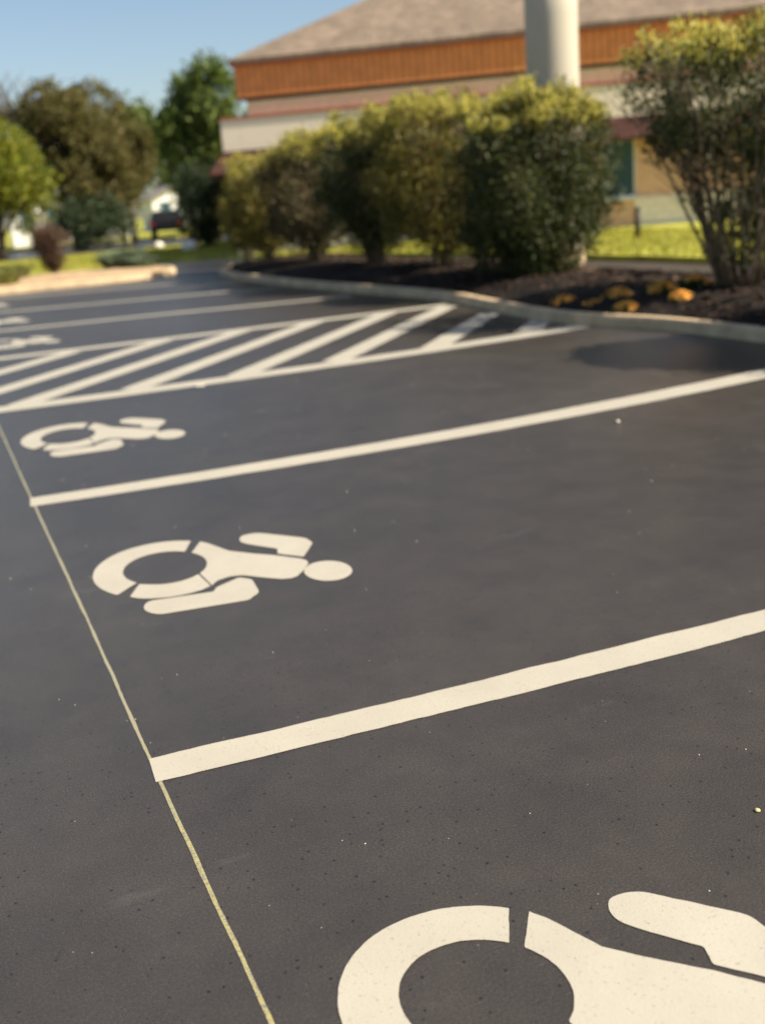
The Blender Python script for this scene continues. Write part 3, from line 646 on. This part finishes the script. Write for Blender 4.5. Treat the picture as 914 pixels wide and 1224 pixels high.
# ---- trees
def tree(lab, x, y, h, rx, ry, zc, m, nleaf=14000, leaf=.16, seed=0, trunk_r=.22, name='tree', gaps=.4, box=2.0, lobes=9, bare=0, z=.1, mats2=None):
    t = empty(name, (x, y, z)); tag(t, lab, 'tree'); R = np.random.default_rng(seed + 100); rnd = random.Random(seed)
    hc, hz = (h + zc) / 2, (h - zc) / 2
    # lobes spread through the crown
    LB = []
    for k in range(lobes):
        a = rnd.uniform(0, 6.283); e = rnd.uniform(.3, .72); zz = rnd.uniform(-.75, .8); f = math.sqrt(max(.1, 1 - zz * zz))
        LB.append((math.cos(a) * rx * e * f, math.sin(a) * ry * e * f, hc + zz * hz * .78, rnd.uniform(.32, .5)))
    LB.append((0, 0, hc, .62))
    cl = []
    ncl = nleaf // 22
    while len(cl) < ncl:
        lx, ly, lz, s = LB[rnd.randrange(len(LB))]; p = R.normal(size=3); p /= np.linalg.norm(p); p *= R.uniform(.55, 1) ** .6
        w = np.array([lx + p[0] * rx * s, ly + p[1] * ry * s, lz + p[2] * hz * s])
        if w[2] < zc * .85 or noise.noise(Vector(w * (2.4 / rx) + seed)) < -.3 + .25 * gaps: continue
        cl.append(w)
    CL = np.array(cl); C = CL[R.integers(0, ncl, nleaf)] + R.normal(size=(nleaf, 3)) * leaf * 1.7
    quads_obj('crown', leaves(C, leaf, .2, .55), m, t)
    bm = bmesh.new(); top = Vector((rnd.uniform(-.3, .3), rnd.uniform(-.3, .3), hc + hz * .4))
    pts = [Vector((0, 0, -.1)), Vector((rnd.uniform(-.05, .05), 0, .4)), Vector((rnd.uniform(-.1, .1), .05, zc)), top * .6 + Vector((0, 0, hc * .25)), top]
    add_tube(bm, pts, [trunk_r * 1.3, trunk_r, trunk_r * .85, trunk_r * .55, trunk_r * .15], 10)
    bm_obj('trunk', bm, M_bark, t, True)
    bm = bmesh.new()
    for lx, ly, lz, s in LB[:-1]:
        b0 = pts[2].lerp(pts[3], rnd.random() * .8); e = Vector((lx, ly, lz)); add_tube(bm, [b0, b0.lerp(e, .5) + Vector((0, 0, -.1)), e], [trunk_r * .4, trunk_r * .25, trunk_r * .08], 6)
        for q in range(4):
            d = Vector((rnd.uniform(-1, 1) * rx, rnd.uniform(-1, 1) * ry, rnd.uniform(.1, 1) * hz)) * s; add_tube(bm, [b0.lerp(e, .6), b0.lerp(e, .6) + d * .8], [trunk_r * .14, trunk_r * .04], 4)
    for k in range(bare):
        a = rnd.uniform(2.4, 4.4); b0 = Vector((math.cos(a) * rx * .4, math.sin(a) * ry * .4, h * .6)); e = Vector((math.cos(a) * rx * rnd.uniform(.6, 1.0), math.sin(a) * ry * .6, h * rnd.uniform(.85, 1.03)))
        add_tube(bm, [b0, b0.lerp(e, .5) + Vector((.1, 0, .1)), e], [.06, .04, .012], 5)
        for q in range(5):
            d = Vector((rnd.uniform(-.8, .8), rnd.uniform(-.5, .5), rnd.uniform(.3, 1.2))); p = b0.lerp(e, rnd.uniform(.4, .95)); add_tube(bm, [p, p + d], [.022, .008], 4)
    bm_obj('limbs', bm, M_bark, t, True)
    return t

def at(px, py, z=0.0):
    """ground point seen at a photo position; used only to choose where far things stand"""
    d = AX * ((px - IMW / 2) / FPX) + AY * (-(py - IMH / 2) / FPX) - AZ
    t = (z - EYE) / d.z; return (d.x * t, d.y * t)
def at_dist(px, dist):
    """ground point at a given distance in the direction of a photo column near the horizon"""
    d = AX * ((px - IMW / 2) / FPX) + AY * (-(275 - IMH / 2) / FPX) - AZ; h = math.hypot(d.x, d.y)
    return (d.x / h * dist, d.y / h * dist)
MT_brown = leaf_mat('crown_brown_green', [(.07, .075, .02), (.15, .135, .035), (.20, .155, .05), (.11, .115, .03)], .42)
MT_green = leaf_mat('crown_green', [(.05, .09, .02), (.11, .16, .03), (.19, .23, .05), (.08, .11, .025)], .42)
MT_bright = leaf_mat('crown_bright_green', [(.09, .12, .015), (.19, .21, .02), (.30, .29, .03), (.06, .09, .012)], .45)
MT_rust = leaf_mat('crown_rust', [(.09, .09, .025), (.18, .14, .042), (.13, .13, .035)], .42)
x, y = at_dist(92, 62); tree('wide brown green tree left of the middle, with bare twigs on its left side', x, y, 8.3, 4.6, 3.8, 2.0, MT_brown, 36000, .12, 1, .3, bare=18, lobes=16, gaps=.6)
x, y = at_dist(160, 63); tree('green tree with rusty lower leaves, right of the wide brown tree', x, y, 7.4, 2.7, 2.4, 1.8, MT_green, 20000, .13, 4, .2, lobes=9)
x, y = at_dist(148, 60); tree('low rust tinted tree in front of the green tree', x, y, 6.2, 2.8, 1.9, 1.0, MT_rust, 12000, .12, 9, .15, lobes=9, gaps=.1)
x, y = at_dist(-2, 50); tree('bright green rounded tree cut off by the left edge', x, y, 5.9, 2.5, 2.6, .6, MT_bright, 20000, .11, 6, .2, lobes=10)
x, y = at_dist(258, 52); tree('tall green tree rising behind the left end of the building', x, y, 7.7, 2.1, 2.2, .8, MT_green, 24000, .12, 13, .22, lobes=11)
for i, (px, ds, h, rx, lab) in enumerate(((20, 96, 8, 5, 'far dark tree behind the bright green tree'), (120, 100, 7.5, 6, 'far dark tree filling the gap under the wide brown tree'), (330, 70, 6.5, 4, 'tree behind the building, left part'), (238, 92, 6.5, 3.2, 'far low tree between the green trees'))):
    x, y = at_dist(px, ds); tree(lab, x, y, h, rx, 3, 1.2, MT_green if i != 1 else MT_brown, 8000, .2, 20 + i, .2, lobes=7, z=.1)

# ------------------------------------------------------------------ far houses, car, stones
M_wh = simple('white_siding', (.8, .78, .74), .7, .05)
M_hr = simple('grey_house_roof', (.2, .18, .17), .9, .15)
def house(lab, px, dist, w_, d_, hw, hr, rz):
    x, y = at_dist(px, dist); t = empty('house', (x, y, .1), rz); tag(t, lab, 'house')
    bm = bmesh.new(); add_box(bm, -w_ / 2, w_ / 2, 0, d_, 0, hw)
    a = [bm.verts.new(p) for p in ((-w_ / 2, 0, hw + .001), (w_ / 2, 0, hw + .001), (0, 0, hw + hr), (-w_ / 2, d_, hw + .001), (w_ / 2, d_, hw + .001), (0, d_, hw + hr))]
    bm.faces.new((a[0], a[1], a[2])); bm.faces.new((a[4], a[3], a[5])); bm_obj('wall', bm, M_wh, t)
    e = .3; k = hr / (w_ / 2)
    V = [(-w_ / 2 - e, -e, hw - e * k + .05), (0, -e, hw + hr + .05), (0, d_ + e, hw + hr + .05), (-w_ / 2 - e, d_ + e, hw - e * k + .05), (w_ / 2 + e, -e, hw - e * k + .05), (w_ / 2 + e, d_ + e, hw - e * k + .05)]
    V += [(p[0], p[1], p[2] - .12) for p in V]
    mesh_obj('roof', V, [(0, 1, 2, 3), (1, 4, 5, 2), (6, 9, 8, 7), (7, 8, 11, 10), (0, 6, 7, 1), (1, 7, 10, 4), (3, 2, 8, 9), (2, 5, 11, 8), (0, 3, 9, 6), (4, 10, 11, 5)], M_hr, t)
    for sx in (-w_ * .22, w_ * .22):
        bm = bmesh.new(); add_box(bm, sx - .45, sx + .45, -.06, -.003, .9, 2.1); f = bm_obj('window', bm, M_frame, t)
        bm = bmesh.new(); add_box(bm, sx - .38, sx + .38, -.08, -.062, .97, 2.03); bm_obj('pane', bm, M_glass, f)
RF = -.05
house('white gabled house glimpsed behind the reddish shrub', 52, 70, 3.6, 5, 1.9, .9, RF)
house('white house glimpsed under the wide brown tree', 116, 72, 4.4, 5, 1.7, .6, RF)
house('pale house glimpsed between the two green trees', 214, 84, 3.4, 6, 2.4, .8, RF)

def car():
    x, y = at_dist(201, 64); t = empty('car', (x, y, .1), -.25); tag(t, 'dark car parked far off between the trees', 'car')
    mb = simple('black_car_paint', (.01, .01, .012), .25, .1); mt = simple('tyre', (.015, .015, .015), .9, .1)
    prof = [(-2.1, .35), (-2.15, .75), (-1.9, .95), (-1.2, 1.0), (-.7, 1.42), (.9, 1.45), (1.5, 1.05), (2.1, .92), (2.2, .4)]
    V = []; 
    for s in (-.85, .85):
        for (yy, z) in prof: V.append((s * (1 if z < 1.1 else .8), yy, z))
    k = len(prof); F = [tuple(range(k))[::-1], tuple(range(k, 2 * k))] + [(i, (i + 1) % k, k + (i + 1) % k, k + i) for i in range(k)]
    mesh_obj('body', V, F, mb, t)
    g = mesh_obj('rear_window', [(-.68, -1.17, 1.03), (.68, -1.17, 1.03), (.62, -.76, 1.39), (-.62, -.76, 1.39)], [(0, 1, 2, 3)], simple('dark_glass', (.012, .014, .016), .3, .05), t)
    for sx in (-1, 1):
        for yy in (-1.35, 1.35):
            bm = bmesh.new(); add_tube(bm, [(sx * .68, yy, .33), (sx * .87, yy, .33)], [.33, .33], 16); wl = bm_obj('wheel', bm, mt, t)
        bm = bmesh.new(); add_box(bm, sx * .7 - .1, sx * .7 + .1, -2.17, -2.12, .7, .82); bm_obj('tail_light', bm, simple('tail_red', (.3, .01, .01), .3, .05), t)
car()
M_rock = simple('white_stone', (.72, .68, .6), .85, .2, 5)
for (px, py, r, lab) in ((168, 300, .14, 'small white stone leaning on the lawn, leftmost of three'), (190, 296, .2, 'upright white stone in the middle of three on the lawn'), (228, 299, .27, 'largest white stone, rightmost of three on the lawn')):
    x, y = at(px, py + 1, .1)
    o = pebble(x, y, r, M_rock, 'stone', lab, 'stone', 'white stones on the far lawn', .75); o.location.z = .1 + r * .5
